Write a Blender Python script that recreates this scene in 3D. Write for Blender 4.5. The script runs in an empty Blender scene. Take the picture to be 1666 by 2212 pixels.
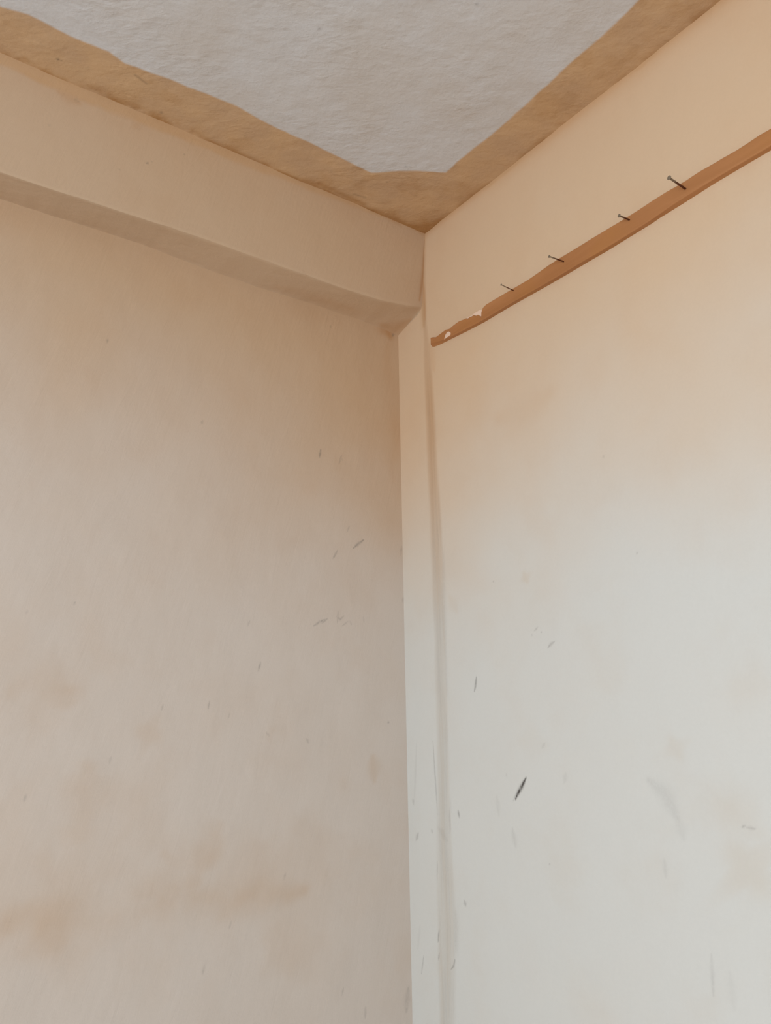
import bpy, bmesh, math
import numpy as np
from mathutils import Vector

# ------------------------------------------------------------------ camera, world, light, exposure
YAW, PITCH, ROLL, FOC = math.radians(35.75), math.radians(13.1), math.radians(-0.9), 1600.0
W, H_PX = 1666.0, 2212.0
scene = bpy.context.scene
col = scene.collection
fwd = np.array([math.sin(YAW) * math.cos(PITCH), math.cos(YAW) * math.cos(PITCH), math.sin(PITCH)])
rgt = np.array([math.cos(YAW), -math.sin(YAW), 0.0])
up = np.cross(rgt, fwd)
rgt2 = rgt * math.cos(ROLL) + up * math.sin(ROLL)
up2 = up * math.cos(ROLL) - rgt * math.sin(ROLL)

def ray(px, py):
    return fwd * FOC + rgt2 * (px - W / 2) - up2 * (py - H_PX / 2)

_d = ray(872, 1400)
CAM = np.array([-2.0 * _d[0] / math.hypot(_d[0], _d[1]), -2.0 * _d[1] / math.hypot(_d[0], _d[1]), 1.55])

def on_plane(px, py, axis, value):
    """the point of the plane (world axis = value) seen at a photograph position"""
    d = ray(px, py)
    return CAM + d * ((value - CAM[axis]) / d[axis])

cam_data = bpy.data.cameras.new('camera')
cam = bpy.data.objects.new('camera', cam_data)
col.objects.link(cam)
scene.camera = cam
cam_data.sensor_fit = 'VERTICAL'
cam_data.sensor_height = 24.0
cam_data.lens = 24.0 * FOC / H_PX
cam_data.clip_start = 0.02
from mathutils import Matrix
cam.matrix_world = Matrix(((rgt2[0], up2[0], -fwd[0], CAM[0]), (rgt2[1], up2[1], -fwd[1], CAM[1]),
                           (rgt2[2], up2[2], -fwd[2], CAM[2]), (0, 0, 0, 1)))

scene.view_settings.view_transform = 'Standard'
scene.view_settings.look = 'None'
scene.view_settings.gamma = 1.0
scene.view_settings.use_curve_mapping = False
scene.view_settings.exposure = 0.0

world = bpy.data.worlds.new('world')
scene.world = world
world.use_nodes = True
world.node_tree.nodes['Background'].inputs[0].default_value = (0.75, 0.86, 1.0, 1)
world.node_tree.nodes['Background'].inputs[1].default_value = 1.0

RX, RY = -3.3, -4.2                      # far walls of the room
WIN = (-3.0, -1.15, 0.78, 2.0)           # window opening in the wall facing the right-hand wall: y0, y1, z0, z1

def area_light(name, loc, direction, sx, sy, power, colour):
    l = bpy.data.lights.new(name, 'AREA')
    l.shape = 'RECTANGLE'
    l.size, l.size_y, l.energy, l.color = sx, sy, power, colour
    o = bpy.data.objects.new(name, l)
    col.objects.link(o)
    o.location = loc
    o.rotation_euler = Vector(direction).to_track_quat('-Z', 'Y').to_euler()
    return o

# daylight entering by the window
area_light('window_daylight', (RX - 0.12, (WIN[0] + WIN[1]) / 2, (WIN[2] + WIN[3]) / 2), (1, 0, -0.10),
           WIN[1] - WIN[0] - 0.1, WIN[3] - WIN[2] - 0.1, 72, (0.965, 0.985, 1.0))

# ------------------------------------------------------------------ helpers
def tag(o, label=None, cat=None, group=None, kind=None):
    if label: o['label'] = label
    if cat: o['category'] = cat
    if group: o['group'] = group
    if kind: o['kind'] = kind
    return o

def link_mesh(name, me, mat=None, parent=None, smooth=False):
    o = bpy.data.objects.new(name, me)
    col.objects.link(o)
    if mat: me.materials.append(mat)
    if parent: o.parent = parent
    if smooth: me.shade_smooth()
    return o

def from_bm(name, bm, mat, parent=None, smooth=False):
    bmesh.ops.recalc_face_normals(bm, faces=bm.faces)
    me = bpy.data.meshes.new(name)
    bm.to_mesh(me); bm.free()
    return link_mesh(name, me, mat, parent, smooth)

def bm_box(bm, lo, hi):
    r = bmesh.ops.create_cube(bm, size=1.0)
    for v in r['verts']:
        v.co = Vector([lo[i] + (v.co[i] + 0.5) * (hi[i] - lo[i]) for i in range(3)])

_rng = np.random.default_rng(11)
_lat = _rng.random((256, 256))
def vnoise(a, b):
    """smooth 2D value noise in 0..1"""
    ia = np.floor(a).astype(int); ib = np.floor(b).astype(int)
    fa = a - ia; fb = b - ib
    fa = fa * fa * (3 - 2 * fa); fb = fb * fb * (3 - 2 * fb)
    g = lambda i, j: _lat[i & 255, j & 255]
    return (g(ia, ib) * (1 - fa) * (1 - fb) + g(ia + 1, ib) * fa * (1 - fb)
            + g(ia, ib + 1) * (1 - fa) * fb + g(ia + 1, ib + 1) * fa * fb)
def fbm(a, b, octaves=4):
    s, amp, t = 0.0, 1.0, 0.0
    for k in range(octaves):
        s = s + amp * vnoise(a * 2 ** k + 17.3 * k, b * 2 ** k + 5.1 * k); t += amp; amp *= 0.5
    return s / t
def sstep(e0, e1, x):
    t = np.clip((x - e0) / (e1 - e0), 0, 1)
    return t * t * (3 - 2 * t)

def seg_dist(A, B, a, b):
    """distance from grid points (A, B) to a segment a-b, and the position along it"""
    dx, dy = b[0] - a[0], b[1] - a[1]
    t = np.clip(((A - a[0]) * dx + (B - a[1]) * dy) / (dx * dx + dy * dy + 1e-12), 0, 1)
    return np.hypot(A - a[0] - t * dx, B - a[1] - t * dy), t
def poly_dist(A, B, pts):
    d = None
    for a, b in zip(pts[:-1], pts[1:]):
        e, _ = seg_dist(A, B, a, b)
        d = e if d is None else np.minimum(d, e)
    return d

def grid_mesh(name, us, vs, pos, flip=False):
    """a tensor grid; pos(U, V) gives x, y, z arrays. Returns mesh and flattened U, V"""
    U, V = np.meshgrid(us, vs, indexing='ij')
    x, y, z = pos(U, V)
    n, m = U.shape
    co = np.stack([x, y, z], -1).reshape(-1, 3).astype(np.float32)
    i = np.arange(n * m).reshape(n, m)
    q = np.stack([i[:-1, :-1], i[1:, :-1], i[1:, 1:], i[:-1, 1:]], -1).reshape(-1, 4)
    if flip: q = q[:, ::-1]
    nf = len(q)
    me = bpy.data.meshes.new(name)
    me.vertices.add(len(co)); me.vertices.foreach_set('co', co.ravel())
    me.loops.add(nf * 4); me.loops.foreach_set('vertex_index', np.ascontiguousarray(q).ravel().astype(np.int32))
    me.polygons.add(nf); me.polygons.foreach_set('loop_start', np.arange(0, nf * 4, 4, dtype=np.int32))
    me.update(calc_edges=True)
    me.shade_smooth()
    return me, U, V
def attr(me, name, values):
    a = me.attributes.new(name, 'FLOAT', 'POINT')
    a.data.foreach_set('value', np.ascontiguousarray(values, dtype=np.float32).ravel())

def axis_steps(lo, d0, d1, hi, step):
    """coordinates lo..hi, dense between d0 and d1"""
    a = list(np.arange(lo, d0, 0.15)) if lo < d0 else []
    b = list(np.linspace(d0, d1, int(round((d1 - d0) / step)) + 1))
    c = list(np.arange(hi, d1, -0.15))[::-1] if hi > d1 else []
    return np.array(a + b + c)

# ------------------------------------------------------------------ materials
def nodes_of(mat):
    mat.use_nodes = True
    nt = mat.node_tree
    return nt, nt.nodes, nt.links, nt.nodes['Principled BSDF']

class NB:
    def __init__(s, name, rough=0.85, spec=0.25):
        s.mat = bpy.data.materials.new(name)
        s.nt, s.n, s.l, s.b = nodes_of(s.mat)
        s.b.inputs['Roughness'].default_value = rough
        s.b.inputs['Specular IOR Level'].default_value = spec
        s.co = s.n.new('ShaderNodeTexCoord').outputs['Object']
    def attr(s, name):
        a = s.n.new('ShaderNodeAttribute'); a.attribute_name = name
        return a.outputs['Fac']
    def math(s, op, a, b=None, c=None, clamp=False):
        m = s.n.new('ShaderNodeMath'); m.operation = op; m.use_clamp = clamp
        for i, v in enumerate((a, b, c)):
            if v is None: continue
            if isinstance(v, (int, float)): m.inputs[i].default_value = v
            else: s.l.new(v, m.inputs[i])
        return m.outputs[0]
    def map(s, scale=(1, 1, 1), rot=(0, 0, 0)):
        # turned first, then stretched, so a streak can run at any angle
        r = s.n.new('ShaderNodeMapping'); r.inputs['Rotation'].default_value = rot
        s.l.new(s.co, r.inputs['Vector'])
        m = s.n.new('ShaderNodeMapping'); m.inputs['Scale'].default_value = scale
        s.l.new(r.outputs[0], m.inputs['Vector'])
        return m.outputs[0]
    def noise(s, scale, detail=4, rough=0.55, vec=None, dist=0.0):
        t = s.n.new('ShaderNodeTexNoise')
        t.inputs['Scale'].default_value = scale; t.inputs['Detail'].default_value = detail
        t.inputs['Roughness'].default_value = rough; t.inputs['Distortion'].default_value = dist
        s.l.new(vec if vec is not None else s.co, t.inputs['Vector'])
        return t.outputs['Fac']
    def rng(s, v, a, b, c=0.0, d=1.0, smooth=True):
        m = s.n.new('ShaderNodeMapRange')
        m.interpolation_type = 'SMOOTHSTEP' if smooth else 'LINEAR'
        s.l.new(v, m.inputs[0])
        for i, x in enumerate((a, b, c, d)): m.inputs[i + 1].default_value = x
        return m.outputs[0]
    def mix(s, f, a, b, mode='MIX'):
        m = s.n.new('ShaderNodeMix'); m.data_type = 'RGBA'; m.blend_type = mode
        for i, v in ((0, f), (6, a), (7, b)):
            if isinstance(v, (int, float)): m.inputs[i].default_value = v
            elif isinstance(v, tuple): m.inputs[i].default_value = (*v, 1)
            else: s.l.new(v, m.inputs[i])
        return m.outputs[2]
    def bump(s, h, strength, dist, prev=None):
        b = s.n.new('ShaderNodeBump')
        b.inputs['Strength'].default_value = strength; b.inputs['Distance'].default_value = dist
        s.l.new(h, b.inputs['Height'])
        if prev is not None: s.l.new(prev, b.inputs['Normal'])
        return b.outputs[0]
    def out(s, colour, normal=None):
        s.l.new(colour, s.b.inputs['Base Color'])
        if normal is not None: s.l.new(normal, s.b.inputs['Normal'])
        return s.mat

def sr(r, g, b):
    f = lambda c: (c / 255 / 12.92) if c / 255 <= 0.04045 else ((c / 255 + 0.055) / 1.055) ** 2.4
    return (f(r), f(g), f(b))

WHITE_WALL = sr(222, 224, 221)
PINK_WALL = sr(219, 208, 198)
CREAM = sr(225, 198, 167)
CREAM_LEFT = sr(211, 182, 151)
OCHRE = sr(212, 177, 138)
CEIL_WHITE = sr(217, 217, 219)

def wall_material(name, base, cream_tone, streak_rot, streak_amp, tone=0.05):
    m = NB(name, 0.8, 0.2)
    big = m.noise(2.2, 4)
    pat = m.attr('cream_tone')
    pat = m.math('ADD', pat, m.math('MULTIPLY', m.math('SUBTRACT', big, 0.5), 0.35), clamp=True)
    c = m.mix(pat, base, cream_tone)
    mid = m.noise(7, 5)
    c = m.mix(m.rng(mid, 0.45, 0.8, 0, 0.22), c, m.mix(1.0, c, (0.93, 0.83, 0.74), 'MULTIPLY'))
    c = m.mix(m.math('MULTIPLY', m.attr('stain_shade'), 1.0, clamp=True), c, m.mix(1.0, c, (0.86, 0.68, 0.50), 'MULTIPLY'))
    c = m.mix(m.math('MULTIPLY', m.attr('ochre'), 1.0, clamp=True), c, OCHRE)
    gn = m.noise(300, 3, vec=m.map((1, 1, 0.5)))
    g = m.math('MULTIPLY', m.attr('grime_shade'), m.rng(gn, 0.3, 0.6, 0.6, 1.0), clamp=True)
    c = m.mix(g, c, sr(92, 88, 86))
    grain = m.noise(180, 4)
    c = m.mix(m.rng(grain, 0.25, 0.75, 0, tone), c, m.mix(1.0, c, (0.7, 0.7, 0.72), 'MULTIPLY'))
    st = m.noise(70, 6, 0.6, m.map((1, 1, 0.16), streak_rot), 0.6)
    fine = m.noise(320, 3)
    n = m.bump(st, streak_amp, 0.004)
    n = m.bump(fine, streak_amp * 0.5, 0.0012, n)
    return m.out(c, n)

MAT_RIGHT = wall_material('limewashed_right_wall', WHITE_WALL, CREAM, (math.radians(-12), 0, 0), 0.10, 0.05)
MAT_LEFT = wall_material('limewashed_left_wall', PINK_WALL, CREAM_LEFT, (0, math.radians(-18), 0), 0.20, 0.05)

def ceiling_material():
    m = NB('rough_plaster_ceiling', 0.9, 0.15)
    wob = m.math('MULTIPLY', m.math('SUBTRACT', m.noise(9, 5), 0.5), 0.010)
    e = m.math('ADD', m.attr('band'), wob)
    f = m.rng(e, -0.004, 0.004)
    patch = m.noise(4.5, 4)
    c = m.mix(m.rng(patch, 0.35, 0.7), CEIL_WHITE, sr(213, 209, 206))
    oc = m.mix(m.rng(m.noise(12, 5, vec=m.map((1, 1, 1))), 0.35, 0.7), OCHRE, sr(204, 171, 137))
    c = m.mix(f, c, oc)
    c = m.mix(m.math('MULTIPLY', m.attr('stain_shade'), 1.0, clamp=True), c, m.mix(1.0, c, (0.74, 0.60, 0.42), 'MULTIPLY'))
    c = m.mix(m.attr('grime_shade'), c, sr(70, 60, 52))
    rough_zone = m.rng(m.noise(5.0, 3, dist=0.4), 0.40, 0.68, 0.25, 1.0)
    h1 = m.noise(30, 5, 0.5, m.map((1, 2.0, 1), (0, 0, math.radians(38))), 0.35)
    h2 = m.noise(120, 3, 0.5)
    ragged = m.math('MULTIPLY', m.noise(60, 5, 0.6, m.map((1, 1.8, 1), (0, 0, math.radians(20))), 0.8), m.rng(m.noise(6.5, 2), 0.56, 0.70, 0.0, 0.55))
    h = m.math('ADD', m.math('MULTIPLY', h1, rough_zone), m.math('MULTIPLY', h2, 0.30))
    h = m.math('ADD', h, ragged)
    n = m.bump(h, 0.33, 0.010)
    return m.out(c, n)
MAT_CEIL = ceiling_material()

def plain(name, c, rough=0.8):
    m = NB(name, rough, 0.3)
    g = m.noise(14, 4)
    return m.out(m.mix(m.rng(g, 0.3, 0.7, 0, 0.25), c, m.mix(1.0, c, (0.8, 0.78, 0.75), 'MULTIPLY')), m.bump(m.noise(90, 3), 0.1, 0.002))
MAT_FLOOR = plain('cement_floor', sr(178, 172, 164), 0.6)
MAT_ROOM = plain('cream_wall_paint', sr(218, 218, 216))
MAT_FRAME = plain('window_frame_paint', sr(150, 112, 78), 0.5)

def rail_material():
    m = NB('orange_brown_painted_wood', 0.5, 0.35)
    g = m.noise(28, 6, 0.6, m.map((1, 0.08, 1)), 0.6)
    c = m.mix(m.rng(g, 0.3, 0.7), sr(192, 135, 88), sr(177, 121, 75))
    b = m.noise(9, 3)
    c = m.mix(m.rng(b, 0.4, 0.7, 0, 0.5), c, sr(184, 127, 71))
    return m.out(c, m.bump(m.noise(60, 5, 0.6, m.map((1, 0.15, 1))), 0.25, 0.002))
MAT_RAIL = rail_material()
MAT_BARE = plain('pale_bare_wood_and_filler', sr(246, 218, 196), 0.9)
def nail_material():
    m = NB('rusty_nail_steel', 0.5, 0.5)
    m.b.inputs['Metallic'].default_value = 0.35
    c = m.mix(m.rng(m.attr('rust'), 0.25, 0.75), sr(150, 138, 120), sr(100, 50, 24))
    c = m.mix(m.rng(m.noise(700, 3), 0.4, 0.65, 0, 0.6), c, sr(70, 44, 28))
    return m.out(c, m.bump(m.noise(900, 2), 0.3, 0.0006))
MAT_NAIL = nail_material()

# ------------------------------------------------------------------ key sizes taken from the place
CEIL_Z = on_plane(920, 506, 0, 0.0)[2]
_p = on_plane(910, 663, 0, 0.0)
BEAM_D = -_p[1]                                    # how far the beam stands out of the left wall
BEAM_TOP = 0.148                                   # the face leans: deeper against the ceiling
print('cam', CAM, 'ceiling', CEIL_Z, 'beam depth', BEAM_D, 'beam bottom', _p[2])
STEP = 0.0022

# ------------------------------------------------------------------ ceiling
us = axis_steps(RX, -1.75, 0.03, 0.03, 0.003)
vs = axis_steps(RY, -1.55, 0.03, 0.03, 0.003)
def ceil_pos(U, V):
    z = CEIL_Z + 0.006 * (fbm(U * 7, V * 7, 4) - 0.5)
    z += 0.0022 * (fbm(U * 34, V * 34, 3) - 0.5)
    return U, V, z
me, U, V = grid_mesh('ceiling', us, vs, ceil_pos, flip=True)
left_edge = [(-420, -170), (-160, -62), (0, 12), (63, 33), (147, 76), (235, 111), (269, 137), (378, 176), (513, 231), (600, 277), (700, 324), (787, 366), (803, 372), (862, 369), (963, 372)]
right_edge = [(963, 372), (988, 349), (1060, 293), (1100, 260), (1150, 213), (1200, 164), (1245, 124), (1280, 96), (1340, 40), (1385, -4), (1480, -110), (1600, -240)]
cp = lambda q: [tuple(on_plane(x, y, 2, CEIL_Z)[:2]) for x, y in q]
LE, RE = cp(left_edge), cp(right_edge)
# signed distance to the hand-painted border: positive on the ochre side
d = np.minimum(poly_dist(U, V, LE), poly_dist(U, V, RE))
lx = np.array([p[0] for p in LE]); ly = np.array([p[1] for p in LE]); o_ = np.argsort(lx)
rx_ = np.array([p[0] for p in RE]); ry_ = np.array([p[1] for p in RE]); r_ = np.argsort(ry_)
ochre_side = (V > np.interp(U, lx[o_], ly[o_])) | (U > np.interp(V, ry_[r_], rx_[r_]))
attr(me, 'band', np.where(ochre_side, d, -d))
nz = fbm(U * 22, V * 22, 4)
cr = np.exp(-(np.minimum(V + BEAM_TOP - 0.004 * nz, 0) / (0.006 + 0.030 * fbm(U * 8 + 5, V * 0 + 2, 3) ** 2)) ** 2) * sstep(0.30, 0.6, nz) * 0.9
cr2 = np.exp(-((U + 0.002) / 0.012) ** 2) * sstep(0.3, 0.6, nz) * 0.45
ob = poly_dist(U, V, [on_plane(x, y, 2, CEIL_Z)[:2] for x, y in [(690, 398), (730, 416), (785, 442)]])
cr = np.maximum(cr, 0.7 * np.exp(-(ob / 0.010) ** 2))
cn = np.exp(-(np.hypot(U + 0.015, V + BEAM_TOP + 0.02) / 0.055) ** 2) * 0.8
attr(me, 'stain_shade', np.clip(cr + cr2 + cn + 0.25 * sstep(0.55, 0.75, nz) * ochre_side, 0, 1))
gr = np.zeros_like(U)
for x, y, r, s in [(125, 128, 2.2, .7), (132, 131, 1.6, .5), (877, 360, 2, .5), (886, 361, 1.6, .4), (836, 393, 2.5, .35),
                   (348, 244, 3, .4), (690, 62, 3, .35), (1030, 8, 3, .3)]:
    p = on_plane(x, y, 2, CEIL_Z)
    gr = np.maximum(gr, s * np.exp(-((U - p[0]) ** 2 + (V - p[1]) ** 2) / (r * 0.0011) ** 2))
for a, b, w, s in [((292, 163), (316, 180), 2.5, .3), ((765, 420), (790, 428), 3, .2)]:
    pa, pb = on_plane(*a, 2, CEIL_Z), on_plane(*b, 2, CEIL_Z)
    e, _ = seg_dist(U, V, pa, pb)
    gr = np.maximum(gr, s * np.exp(-(e / (w * 0.0011)) ** 2))
attr(me, 'grime_shade', gr)
ceiling = tag(link_mesh('ceiling', me, MAT_CEIL), 'rough white plastered ceiling with a hand painted ochre border along both walls', 'ceiling', kind='structure')

# ------------------------------------------------------------------ a wall's scuffs, stains and paint
def add_marks(U, V, marks, conv, px_m, rag=None):
    g = np.zeros_like(U)
    for pts, w, s in marks:
        P = [conv(x, y) for x, y in pts]
        L = sum(math.hypot(b[0] - a[0], b[1] - a[1]) for a, b in zip(P[:-1], P[1:])) + 1e-9
        run = 0.0
        for a, b in zip(P[:-1], P[1:]):
            e, t = seg_dist(U, V, a, b)
            l = math.hypot(b[0] - a[0], b[1] - a[1])
            tt = (run + t * l) / L
            ww = w * px_m * (0.35 + 0.65 * np.sin(np.pi * np.clip(tt, 0.02, 0.98)))
            g = np.maximum(g, s * np.exp(-(e / ww) ** 2))
            run += l
    return g

# ------------------------------------------------------------------ left wall (behind the beam)
cl = lambda x, y: tuple(on_plane(x, y, 1, 0.0)[[0, 2]])
us = axis_steps(RX, -1.12, 0.02, 0.02, STEP)
vs = axis_steps(0.0, 0.62, 2.55, CEIL_Z + 0.02, STEP)
def left_pos(U, V):
    b = 0.006 * (fbm(U * 5 + 3, V * 5, 3) - 0.5) + 0.0018 * (fbm(U * 19, V * 12 + 8, 3) - 0.5)
    b *= sstep(0.0, 0.10, -U)
    return U, b, V
me, U, V = grid_mesh('wall_left', us, vs, left_pos)
blot = fbm(U * 3 + 2, V * 3, 4)
# cream tone over the upper wall, dipping lower towards the corner
pat = sstep(-0.42, 0.42, V - (1.98 + 0.20 * np.clip(-U, 0, 2)) + 0.34 * (blot - 0.5))
attr(me, 'cream_tone', pat)
brown = [([(30, 1490), (90, 1480), (140, 1500)], 26, .45), ([(120, 1500), (140, 1520)], 18, .35), ([(300, 1590), (330, 1600)], 22, .25),
         ([(40, 2020), (180, 2010), (280, 1990)], 42, .5), ([(270, 1980), (360, 1925), (430, 1905)], 30, .5),
         ([(390, 1925), (480, 1960), (560, 1925), (650, 1915)], 24, .42), ([(430, 1900), (455, 1800), (470, 1780)], 16, .45),
         ([(290, 1965), (290, 1950), (330, 1880)], 20, .25), ([(805, 1630), (812, 1690)], 9, .4), ([(590, 1585), (575, 1590)], 12, .3),
         ([(360, 1850), (385, 1870), (400, 1910)], 18, .35), ([(180, 1660), (165, 1780)], 22, .3), ([(135, 1830), (180, 1770)], 14, .3),
         ([(90, 1870), (240, 1930)], 30, .2), ([(200, 1450), (260, 1430)], 20, .2), ([(720, 1560), (740, 1700)], 30, .15),
         ([(822, 690), (828, 702), (842, 722)], 15, 1.5), ([(845, 690), (862, 708)], 12, .6), ([(845, 740), (850, 900), (858, 1040)], 16, .28),  # last mark runs darker tan down beside the corner
         ([(540, 1520), (450, 1500)], 30, .12), ([(570, 700), (640, 660), (700, 690)], 25, .12)]
WU = U + 0.05 * (fbm(U * 9 + 40, V * 9, 3) - 0.5); WV = V + 0.05 * (fbm(U * 9, V * 9 + 70, 3) - 0.5)
st = add_marks(WU, WV, brown, cl, 0.0019) * np.clip(1.5 * fbm(U * 11, V * 11, 4) - 0.15, 0, 1) * 0.85
st = st + 0.16 * sstep(0.45, 0.75, fbm(U * 6 + 30, V * 6 + 12, 4)) * (1 - sstep(1.6, 2.0, V))
attr(me, 'stain_shade', np.clip(st, 0, 1))
attr(me, 'ochre', np.zeros_like(U))
scuffs = [([(694, 970), (691, 988)], 2.6, .62), ([(739, 983), (733, 1002)], 2.2, .32), ([(736, 985), (741, 995)], 1.6, .25),
          ([(786, 1166), (775, 1174), (764, 1184)], 3.2, .62), ([(730, 1188), (720, 1207)], 2.4, .4), ([(755, 1136), (750, 1149)], 1.8, .35),
          ([(678, 1352), (690, 1344), (702, 1338)], 2.6, .42), ([(696, 1346), (708, 1336)], 2.0, .4), ([(727, 1332), (736, 1338), (744, 1330)], 2.2, .4),
          ([(731, 1320), (729, 1345)], 1.6, .35), ([(740, 1352), (752, 1342)], 1.8, .3), ([(755, 1340), (760, 1350)], 1.6, .25),
          ([(785, 1332), (787, 1345)], 2.0, .22), ([(564, 1430), (559, 1450)], 2.2, .35), ([(541, 1340), (536, 1352)], 1.8, .3),
          ([(438, 908), (436, 916)], 2.4, .4), ([(233, 733), (231, 741)], 2.2, .3), ([(453, 1513), (449, 1532)], 1.6, .3),
          ([(352, 1522), (350, 1534)], 1.6, .28), ([(497, 1540), (493, 1552)], 1.6, .25), ([(838, 1559), (841, 1562)], 2.4, .45),
          ([(575, 1582), (582, 1590)], 2.0, .25), ([(662, 1595), (668, 1606)], 2.6, .22), ([(56, 1716), (52, 1732)], 2.4, .25),
          ([(442, 2085), (438, 2105)], 2.6, .22), ([(742, 2135), (739, 2150)], 2.0, .3), ([(790, 2175), (789, 2200)], 3, .25),
          ([(882, 2135), (880, 2160), (878, 2185)], 8, .24), ([(162, 1300), (160, 1308)], 1.6, .3), ([(615, 628), (640, 640)], 3, .12),
          ([(853, 716), (848, 726)], 5, .45), ([(385, 558), (388, 561)], 2.2, .4), ([(715, 702), (714, 708)], 2, .3),  # first mark darkens the wall at the soffit's inner corner
          ([(60, 1318), (56, 1326)], 2, .2), ([(240, 1635), (236, 1650)], 2, .2), ([(868, 1180), (866, 1200)], 3, .25),
          ([(872, 1290), (870, 1300)], 3, .22), ([(617, 1885), (613, 1900)], 2, .25), ([(500, 1990), (496, 2006)], 2, .22)]
attr(me, 'grime_shade', 0.78 * add_marks(U, V, scuffs, cl, 0.00115) * (0.45 + 1.1 * fbm(U * 160, V * 160, 2)))
wall_left = tag(link_mesh('wall_left', me, MAT_LEFT), 'darker beige plastered wall under the boxed beam, on the left', 'wall', kind='structure')

# ------------------------------------------------------------------ right wall
crr = lambda x, y: tuple(on_plane(x, y, 0, 0.0)[[1, 2]])
us = axis_steps(RY, -1.32, 0.02, 0.02, STEP)
vs = axis_steps(0.0, 0.56, CEIL_Z + 0.02, CEIL_Z + 0.02, STEP)
bl = [crr(x, y) for x, y in [(908, 640), (912, 700), (914, 800), (921, 1000), (930, 1200), (938, 1400), (942, 1600), (943, 1800), (945, 2000), (948, 2212)]]
br = [crr(x, y) for x, y in [(922, 560), (926, 700), (936, 800), (946, 1000), (957, 1150), (963, 1300), (967, 1500), (972, 1700), (978, 1850), (987, 2000), (984, 2212)]]
def band_t(U, V):
    zl = np.array([p[1] for p in bl])[::-1]; yl = np.array([p[0] for p in bl])[::-1]
    zr = np.array([p[1] for p in br])[::-1]; yr = np.array([p[0] for p in br])[::-1]
    wob = 0.006 * (fbm(U * 0 + 4.4, V * 6, 4) - 0.5)
    a = np.interp(V, zl, yl) + wob; b = np.interp(V, zr, yr) + wob * 0.6
    return (U - a) / (b - a), a, b          # 0 at the pier's edge, 1 at the wall's edge
def right_pos(U, V):
    t, a, b = band_t(U, V)
    s = sstep(-0.05, 1.05, t)
    bump = 0.004 * (fbm(U * 4 + 9, V * 4, 3) - 0.5) + 0.0009 * (fbm(U * 20, V * 14, 3) - 0.5)
    return 0.008 * (1 - s) - 0.004 + bump * sstep(0, 0.05, -U), U, V
me, U, V = grid_mesh('wall_right', us, vs, right_pos, flip=True)
blot = fbm(U * 3 + 6, V * 3 + 1, 4)
pat = sstep(-0.44, 0.44, V - (1.93 + 0.14 * np.clip(-U, 0, 2)) + 0.30 * (blot - 0.5))
attr(me, 'cream_tone', pat)
t, a, b = band_t(U, V)
band_shade = sstep(-0.15, 0.15, t) * (1 - sstep(0.85, 1.15, t)) * (1 - sstep(2.25, 2.55, V))
vert = fbm(U * 120, V * 5, 4)
edge_dirt = np.exp(-((t - 1.0) / 0.16) ** 2) * sstep(0.45, 0.7, fbm(U * 60, V * 9, 3))
stn_shade = band_shade * (0.10 + 0.12 * sstep(0.4, 0.7, vert) + 0.28 * sstep(1.6, 2.2, V))  # shade of the sloped step put into the colour, plus brown streaks
brown = [([(1135, 1240), (1142, 1256)], 12, .22), ([(917, 515), (914, 560), (912, 610), (911, 655)], 6, .9), ([(915, 610), (919, 690)], 8, .7),
         ([(1080, 905), (1140, 895), (1190, 850)], 40, .15), ([(1600, 1850), (1640, 1900)], 60, .22), ([(1560, 1740), (1640, 1800)], 40, .12),
         ([(1455, 1600), (1470, 1630)], 22, .15), ([(930, 745), (940, 800)], 14, .25), ([(975, 1290), (990, 1320)], 14, .15),
         ([(1130, 1600), (1180, 1610)], 30, .08)]
stn_shade = np.maximum(stn_shade, add_marks(U, V, brown, crr, 0.0012))
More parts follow.
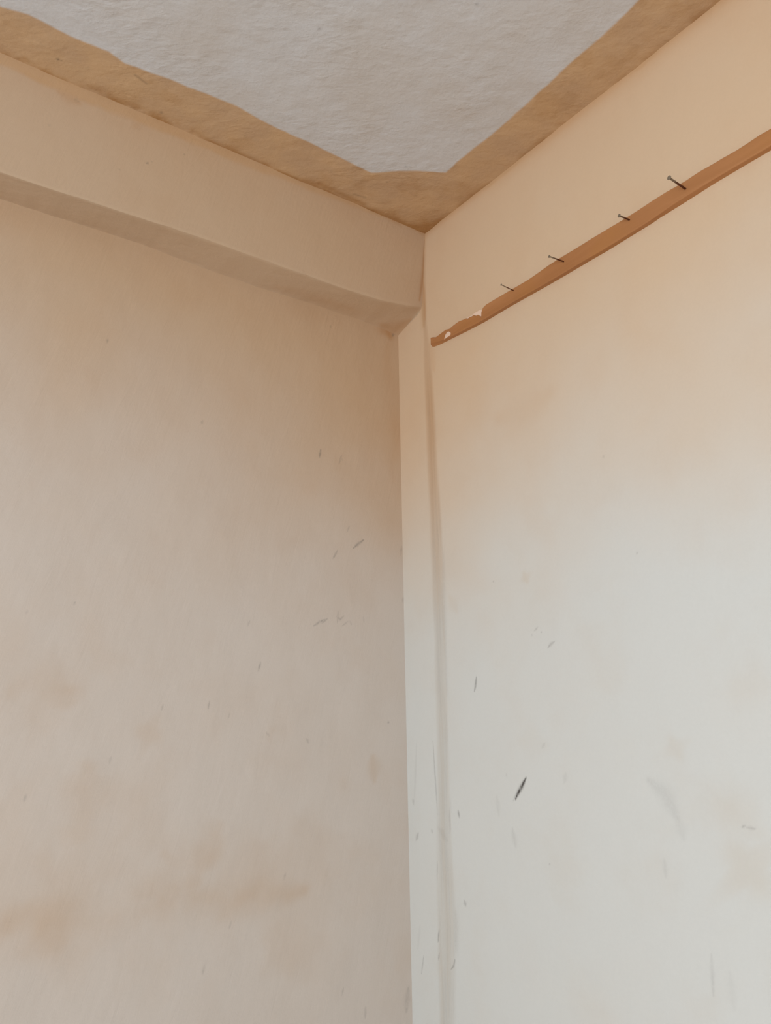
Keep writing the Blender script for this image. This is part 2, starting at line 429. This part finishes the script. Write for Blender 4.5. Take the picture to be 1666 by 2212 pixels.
# brown bleeding just under the ceiling border
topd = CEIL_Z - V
stn_shade = np.maximum(stn_shade, 0.55 * np.exp(-(topd / 0.014) ** 2))
attr(me, 'stain_shade', np.clip(stn_shade, 0, 1))
yl_n = fbm(U * 16, V * 10, 4)
oc = (1 - sstep(0.000, 0.012, topd + 0.024 * (yl_n - 0.5))) * 0.9
oc = np.maximum(oc, 0.30 * (1 - sstep(0.012, 0.05, topd + 0.02 * (yl_n - 0.5))) * sstep(0.25, 0.6, -U))
seam = poly_dist(U, V, [crr(x, y) for x, y in [(919, 508), (916, 560), (913, 610), (911, 665), (914, 700)]])
oc = np.maximum(oc, 0.75 * np.exp(-(seam / 0.011) ** 2) * (0.6 + 0.8 * (fbm(U * 30, V * 12, 3) - 0.2)))
oc = np.clip(oc, 0, 1)
attr(me, 'ochre', oc)
scuffs = [([(1140, 1680), (1130, 1700), (1123, 1712), (1117, 1726)], 3.6, 1.15), ([(1122, 1706), (1112, 1730)], 1.8, .3),
          ([(1033, 1462), (1031, 1480), (1028, 1494)], 2.6, .55), ([(1201, 1386), (1194, 1391), (1187, 1399)], 2.6, .35),
          ([(1165, 1355), (1158, 1362)], 1.8, .28), ([(1172, 1364), (1173, 1368)], 1.8, .25), ([(1151, 1371), (1153, 1373)], 1.6, .25),
          ([(992, 1750), (995, 1766)], 2.6, .5), ([(1006, 1945), (1009, 1956)], 4.0, .35), ([(946, 2008), (944, 2036)], 2.2, .5),
          ([(986, 2072), (983, 2086), (977, 2093)], 2.4, .45), ([(913, 2064), (908, 2104)], 1.8, .3), ([(947, 2060), (945, 2074)], 2.2, .4),
          ([(1606, 1787), (1614, 1782)], 1.8, .28), ([(1616, 1786), (1636, 1790)], 2.2, .22), ([(1405, 1685), (1440, 1715), (1468, 1770)], 13, .11),
          ([(1468, 1770), (1480, 1810)], 10, .07), ([(1110, 1790), (1117, 1830)], 6, .12), ([(1076, 1720), (1080, 1760)], 6, .08),
          ([(1438, 1855), (1442, 1895)], 4, .10), ([(1540, 2060), (1545, 2150)], 3, .14), ([(1225, 1670), (1222, 1690)], 5, .10),
          ([(933, 1600), (938, 1680), (943, 1760)], 1.8, .32), ([(943, 1860), (942, 1900)], 2, .2), ([(974, 1745), (976, 1800)], 1.8, .28),
          ([(946, 1790), (968, 1815)], 13, .16), ([(897, 1815), (902, 1800)], 4, .30), ([(890, 1725), (891, 1738)], 3, .25),
          ([(945, 1125), (951, 1190)], 2.6, .16), ([(930, 1792), (932, 1800)], 3, .25), ([(898, 1600), (893, 1740)], 3, .10),
          ([(1180, 1605), (1175, 1615)], 3, .15), ([(1069, 1255), (1070, 1257)], 2, .3), ([(1378, 1197), (1381, 1193)], 2, .2),
          ([(1306, 985), (1308, 989)], 3, .15), ([(1190, 1865), (1191, 1868)], 2, .25), ([(1090, 700), (1091, 704)], 1, .1),
          ([(855, 718), (872, 706), (905, 672)], 3.5, .38), ([(919, 512), (918, 540)], 2, .4), ([(914, 565), (914, 600)], 2, .35),  # first mark is a plain dark line along the soffit's end
          ([(1097, 1670), (1098, 1678)], 2, .15), ([(905, 2000), (900, 2050)], 4, .07), ([(1580, 2100), (1590, 2180)], 6, .05),
          ([(960, 1640), (966, 1700)], 3, .12), ([(1383, 505), (1400, 498)], 1.5, .05)]
gr = add_marks(U, V, scuffs, crr, 0.00115)
gr = np.maximum(gr, edge_dirt * 0.12 * (1 - sstep(2.1, 2.4, V)))
gr = np.maximum(gr, band_shade * 0.05 + band_shade * 0.06 * sstep(0.45, 0.75, fbm(U * 200, V * 7, 3)))  # the step's shade painted in as grey, with thin grime streaks
attr(me, 'grime_shade', gr)
wall_right = tag(link_mesh('wall_right', me, MAT_RIGHT), 'pale whitewashed wall that carries the orange rail, cream towards the ceiling', 'wall', kind='structure')

# ------------------------------------------------------------------ boxed beam over the left wall
bot_px = [(-700, 140), (-300, 272), (-120, 333), (0, 372), (108, 408), (216, 443), (324, 478), (432, 513), (540, 551), (648, 590), (756, 628), (830, 650), (880, 660), (909, 663)]
back_px = [(-700, 195), (-300, 325), (-120, 388), (0, 430), (90, 458), (162, 480), (290, 522), (411, 568), (540, 615), (640, 646), (702, 664), (780, 692), (830, 712), (852, 722), (863, 728)]
fb = [on_plane(x, y, 1, -BEAM_D) for x, y in bot_px]
bb = [on_plane(x, y, 1, 0.0) for x, y in back_px]
fx, fz = np.array([p[0] for p in fb]), np.array([p[2] for p in fb])
bx, bz = np.array([p[0] for p in bb]), np.array([p[2] for p in bb])
print('beam z', fz.round(3), bz.round(3))
us = axis_steps(RX, -1.25, 0.02, 0.02, STEP)
NF, NS, R = 260, 90, 0.009
def beam_pos(U, V):
    # V runs 0..1 down the front face, 1..2 under the soffit to the wall
    zf = np.interp(U, fx, fz); zb = np.interp(U, bx, bz)
    zf = zf + 0.002 * (fbm(U * 14, U * 0, 3) - 0.5); zb = zb + 0.005 * (fbm(U * 18, U * 0 + 3, 3) - 0.5)
    y1 = -BEAM_D - (BEAM_TOP - BEAM_D) * (1 - np.clip(V, 0, 1))
    z1 = (CEIL_Z + 0.01) + (zf - CEIL_Z - 0.01) * np.clip(V, 0, 1)
    s = np.clip(V - 1, 0, 1)
    y = y1 + s * (BEAM_D + 0.01); z = z1 + s * (zb - zf)
    # rounded arris where the two faces meet
    dd = np.where(V < 1, (1 - V) * (CEIL_Z - zf), (V - 1) * BEAM_D)
    k = np.clip(1 - dd / R, 0, 1) ** 2 * R * 0.2
    y = y + k * 0.7; z = z + k * 0.7
    z = z - np.where(V > 1, np.clip(1 - (2 - V) * BEAM_D / 0.018, 0, 1) ** 2 * 0.003, 0)
    bump = 0.003 * (fbm(U * 5 + 1, V * 1.5, 3) - 0.5) + 0.0008 * (fbm(U * 25, V * 7, 3) - 0.5)
    y = y + bump * (V < 1)
    z = z + bump * (V >= 1)
    return U, y, z
vs = np.concatenate([np.linspace(0, 1, NF), np.linspace(1, 2, NS)[1:]])
me, U, V = grid_mesh('trim_1', us, vs, beam_pos, flip=True)
_, yy, zz = beam_pos(U, V)
attr(me, 'cream_tone', np.clip(0.92 + 0 * U, 0, 1))
topd = CEIL_Z - zz
nn = fbm(U * 11, zz * 12 + 2, 4)
wrap = 0.019 * sstep(0.10, 0.8, -U) + 0.006
wrap = wrap + 0.026 * (nn - 0.5)
oc = (1 - sstep(wrap - 0.008, wrap + 0.007, topd)) * (V < 1) * 0.75
attr(me, 'ochre', oc)
cb = lambda x, y: tuple(on_plane(x, y, 1, -BEAM_D)[[0, 2]])
front = (V < 1)
st = add_marks(U, zz, [([(120, 215), (165, 240)], 12, .35), ([(280, 290), (295, 282)], 10, .2), ([(905, 530), (908, 600), (905, 650)], 6, .8),
                       ([(900, 510), (880, 500), (820, 470)], 12, .35), ([(760, 445), (790, 455)], 14, .3)], cb, 0.0011) * front
cs = lambda x, y: tuple(on_plane(x, y, 2, float(fz[-1]))[[0, 1]])
st2 = add_marks(U, yy, [([(826, 682), (850, 692), (885, 680)], 26, .5), ([(600, 600), (760, 650)], 22, .2)], cs, 0.0012) * (~front)
st = np.maximum(st, st2)
st = np.maximum(st, 0.5 * np.exp(-(topd / 0.010) ** 2) * front * sstep(0.3, 0.6, fbm(U * 20, zz * 20, 3)))
st = np.maximum(st, oc * (0.25 + 0.45 * sstep(0.4, 0.65, fbm(U * 15, zz * 30, 3))))
attr(me, 'stain_shade', np.clip(st, 0, 1))
gr = add_marks(U, zz, [([(311, 362), (316, 361)], 2.2, .5), ([(321, 359), (323, 358)], 2, .25), ([(254, 372), (256, 374)], 2, .25), ([(155, 232), (163, 236)], 5, .16),
                       ([(104, 280), (102, 283)], 3, .12), ([(388, 347), (392, 346)], 2, .25), ([(911, 560), (911, 605)], 1.6, .35)], cb, 0.0011) * front
gr2 = add_marks(U, yy, [([(852, 714), (880, 688)], 4, .4)], cs, 0.0012) * (~front)  # dark line along the soffit's end
attr(me, 'grime_shade', np.maximum(gr, gr2))
beam = tag(link_mesh('trim_1', me, MAT_LEFT), 'cream plastered boxed beam running along the top of the left wall under the ceiling border', 'beam', kind='structure')

# ------------------------------------------------------------------ the rest of the room, behind the photographer
bm = bmesh.new(); bm_box(bm, (RX - 0.1, RY - 0.1, -0.1), (0.1, 0.1, 0.0))
tag(from_bm('floor', bm, MAT_FLOOR), 'grey cement floor of the room', 'floor', kind='structure')
bm = bmesh.new(); bm_box(bm, (RX - 0.1, RY - 0.1, 0), (0.1, RY, CEIL_Z + 0.05))
tag(from_bm('wall_back', bm, MAT_ROOM), 'cream wall behind the photographer', 'wall', kind='structure')
bm = bmesh.new()
bm_box(bm, (RX - 0.1, RY, 0), (RX, WIN[0], CEIL_Z + 0.05)); bm_box(bm, (RX - 0.1, WIN[1], 0), (RX, 0.02, CEIL_Z + 0.05))
bm_box(bm, (RX - 0.1, WIN[0], 0), (RX, WIN[1], WIN[2])); bm_box(bm, (RX - 0.1, WIN[0], WIN[3]), (RX, WIN[1], CEIL_Z + 0.05))
tag(from_bm('wall_window', bm, MAT_ROOM), 'cream wall with the window, opposite the rail', 'wall', kind='structure')
bm = bmesh.new()
f = 0.05
bm_box(bm, (RX - 0.08, WIN[0], WIN[2]), (RX - 0.02, WIN[0] + f, WIN[3])); bm_box(bm, (RX - 0.08, WIN[1] - f, WIN[2]), (RX - 0.02, WIN[1], WIN[3]))
bm_box(bm, (RX - 0.08, WIN[0] + f, WIN[2]), (RX - 0.02, WIN[1] - f, WIN[2] + f)); bm_box(bm, (RX - 0.08, WIN[0] + f, WIN[3] - f), (RX - 0.02, WIN[1] - f, WIN[3]))
bm_box(bm, (RX - 0.07, (WIN[0] + WIN[1]) / 2 - 0.02, WIN[2] + f), (RX - 0.03, (WIN[0] + WIN[1]) / 2 + 0.02, WIN[3] - f))
tag(from_bm('window_1', bm, MAT_FRAME), 'brown wooden window frame opposite the rail', 'window', kind='structure')

# ------------------------------------------------------------------ the wooden rail
T = 0.016                                     # thickness off the wall
def smooth_curve(pts, n):
    P = np.array(pts, float)
    return P
top_px = [(1040, 672), (1043, 664), (1050, 657), (1080, 639), (1109, 622), (1140, 604), (1160, 590), (1185, 572), (1210, 556), (1240, 538), (1280, 513), (1320, 489),
          (1345, 474), (1380, 452), (1410, 432), (1440, 413), (1460, 402), (1480, 390), (1510, 370), (1540, 353), (1560, 341), (1590, 324), (1615, 308), (1640, 291), (1668, 275),
          (1760, 222), (1900, 140)]
# broken tip: the top edge drops in steps towards the end
tip_px = [(926, 734), (927, 730), (934, 728), (941, 728), (950, 721), (962, 712), (970, 710), (978, 703), (990, 694), (1000, 690), (1006, 687), (1010, 688), (1014, 684), (1018, 684), (1022, 680),
          (1027, 682), (1031, 679), (1036, 682), (1040, 684)]
arris_px = [(927, 743), (960, 733), (1000, 713), (1040, 692), (1100, 656), (1160, 622), (1217, 589), (1260, 563), (1300, 540), (1360, 503), (1400, 478), (1440, 450), (1480, 424), (1540, 387),
            (1600, 352), (1668, 312), (1760, 258), (1900, 176)]
low_px = [(926, 747), (930, 753), (937, 754), (950, 749), (1000, 720), (1045, 694), (1100, 664), (1160, 628), (1185, 613), (1260, 571), (1300, 548), (1360, 512), (1400, 489), (1440, 466),
          (1480, 442), (1540, 404), (1600, 368), (1668, 328), (1760, 273), (1900, 192)]
cf = lambda q, d: np.array([on_plane(x, y, 0, -d)[[1, 2]] for x, y in q])
def by_y(P):
    o = np.argsort(P[:, 0]); return P[o, 0], P[o, 1]
tipP = cf(tip_px, T); topP = cf(top_px, T); arP = cf(arris_px, T); loP = cf(low_px, 0.0)
y_end = tipP[0, 0]; y_far = arP[-1, 0]
print('rail: y', y_end, y_far, 'front z', topP[:, 1].round(3), arP[:, 1].round(3), 'low', loP[:, 1].round(3), loP[:, 0].round(3))
allTop = np.concatenate([tipP, topP])
ty, tz = by_y(allTop); ay, az = by_y(arP); ly_, lz = by_y(loP)
ys = np.concatenate([np.linspace(y_end, topP[2, 0], 130), np.linspace(topP[2, 0], -1.2, 300)[1:]])
ys = ys[ys >= -1.2]
bm = bmesh.new()
rings = []
for k, y in enumerate(ys):
    zt = float(np.interp(y, ty, tz)); za = float(np.interp(y, ay, az)); zl = float(np.interp(y, ly_, lz))
    za = min(za, zt - 0.003)
    zl = min(zl, za - 0.001)
    e = min(1.0, 0.55 + 0.45 * (k / 5.0))          # worn, rounded end
    t = T * e
    zm = (zt + zl) / 2
    c = 0.0022
    z = lambda v: zm + (v - zm) * (0.86 + 0.14 * min(1.0, k / 4.0))
    prof = [(0.004, zt), (-t + c, zt), (-t + 0.0006, zt - c * 0.5), (-t, zt - c), (-t, (zt + za) / 2), (-t, za + 0.0012), (-t + 0.0005, za), (-t + 0.0018, za - 0.0008),
            (-t * 0.55, za + (zl - za) * 0.42), (0.004, zl)]
    rings.append([bm.verts.new((px_, y, z(pz))) for px_, pz in prof])
for r0, r1 in zip(rings[:-1], rings[1:]):
    n = len(r0)
    for i in range(n):
        bm.faces.new((r0[i], r0[(i + 1) % n], r1[(i + 1) % n], r1[i]))
bm.faces.new(rings[0]); bm.faces.new(rings[-1][::-1])
root = bpy.data.objects.new('wooden_rail', None)
col.objects.link(root)
ctr = on_plane(1300, 520, 0, 0.0)
root.location = ctr
tag(root, 'long orange-brown painted wooden rail with a broken tip, nailed across the pale right wall', 'wooden rail')
def child(name, bm, mat, parent, smooth=True, origin=None):
    org = Vector(origin if origin is not None else parent.matrix_world.translation)
    for v in bm.verts: v.co -= org
    o = from_bm(name, bm, mat, None, smooth)
    o.parent = parent
    o.location = org - wpos[parent]
    wpos[o] = org
    return o
wpos = {root: Vector(ctr)}
batten = child('batten', bm, MAT_RAIL, root, True, ctr)
batten.data.set_sharp_from_angle(angle=math.radians(18)) if hasattr(batten.data, 'set_sharp_from_angle') else None

# pale splintered patches at the broken tip, thin chips of bare wood and filler
def patch(px_pts, d_back, d_front, label):
    bm = bmesh.new()
    f_ = [bm.verts.new(on_plane(x, y, 0, -d_front)) for x, y in px_pts]
    cen = sum((v.co for v in f_), Vector()) / len(f_)
    b_ = [bm.verts.new((-d_back, v.co.y, v.co.z)) for v in f_]
    tip = bm.verts.new(cen + Vector((-0.0008, 0, 0)))
    n = len(f_)
    for i in range(n):
        bm.faces.new((f_[i], f_[(i + 1) % n], tip))
        bm.faces.new((f_[i], b_[i], b_[(i + 1) % n], f_[(i + 1) % n]))
    bm.faces.new(b_)
    o = child('bare_wood_chip', bm, MAT_BARE, root, False, ctr)
    o['label'] = label
    return o
patch([(962, 724), (965, 719), (969, 716), (973, 718), (974, 722), (970, 726), (965, 729), (960, 733), (961, 728)], T - 0.002, T + 0.0004, 'small pale bare patch near the broken end')
patch([(1005, 690), (1011, 686), (1018, 682), (1027, 675), (1036, 670), (1041, 670), (1041, 676), (1040, 685), (1036, 681), (1031, 678), (1026, 681), (1021, 681), (1017, 685), (1013, 684), (1009, 689)],
      0.0, T - 0.003, 'pale splintered edge where the wood has broken away')

# ------------------------------------------------------------------ nails driven through the rail
def nail(head_px, base_px, rad, label):
    base = on_plane(*base_px, 0, -T)
    # the head stands out of the wall; its place along its view ray is where it comes closest to the nail's axis
    d = ray(*head_px); d = d / np.linalg.norm(d)
    n = np.array([-1.0, 0, 0]); w0 = base - CAM
    # closest approach of the line base + s n to the ray CAM + t d
    b_ = n @ d; dd = n @ w0; ee = d @ w0
    s = (b_ * ee - dd) / (1 - b_ * b_)
    tt = (ee - b_ * dd) / (1 - b_ * b_)
    head = CAM + d * tt
    print('nail', base, head, np.linalg.norm(head - base))
    A = Vector(base); B = Vector(head); ax = (B - A).normalized()
    A0 = A - ax * 0.008
    q = ax.to_track_quat('Z', 'Y')
    bm = bmesh.new()
    L = (B - A0).length
    rings = []
    N = 14
    zs = [0, 0.3, 0.5, 0.7, 0.85, 0.95, 1.0]
    for f_ in zs:
        rings.append([bm.verts.new(A0 + q @ Vector((math.cos(2 * math.pi * i / N) * rad, math.sin(2 * math.pi * i / N) * rad, f_ * L))) for i in range(N)])
    for r0, r1 in zip(rings[:-1], rings[1:]):
        for i in range(N): bm.faces.new((r0[i], r0[(i + 1) % N], r1[(i + 1) % N], r1[i]))
    bm.faces.new(rings[0][::-1]); bm.faces.new(rings[-1])
    vals = []
    sh = child('nail', bm, MAT_NAIL, root, True, A)
    attr(sh.data, 'rust', np.repeat([1, 0.95, 0.8, 0.5, 0.2, 0.1, 0], N))
    sh['label'] = label
    bm = bmesh.new()
    prof = [(rad * 0.98, -0.0022), (rad * 1.9, -0.0006), (rad * 2.15, -0.0002), (rad * 2.15, 0.0005), (rad * 1.8, 0.0008)]
    rings = [[bm.verts.new(B + q @ Vector((math.cos(2 * math.pi * i / N) * r, math.sin(2 * math.pi * i / N) * r, z))) for i in range(N)] for r, z in prof]
    for r0, r1 in zip(rings[:-1], rings[1:]):
        for i in range(N): bm.faces.new((r0[i], r0[(i + 1) % N], r1[(i + 1) % N], r1[i]))
    bm.faces.new(rings[0][::-1]); bm.faces.new(rings[-1])
    hd = child('nail_head', bm, MAT_NAIL, sh, True, B)
    attr(hd.data, 'rust', np.zeros(N * len(prof)))
nail((1446, 384), (1481, 408), 0.0019, 'longest and thickest nail, rusty at its foot, farthest right')
nail((1338, 466), (1360, 475), 0.0016, 'short stubby nail between the two longer ones')
nail((1187, 554), (1218, 565), 0.0014, 'dark rusty nail with a slim shank')
nail((1083, 615), (1110, 628), 0.0011, 'thinnest nail, next to the broken tip')
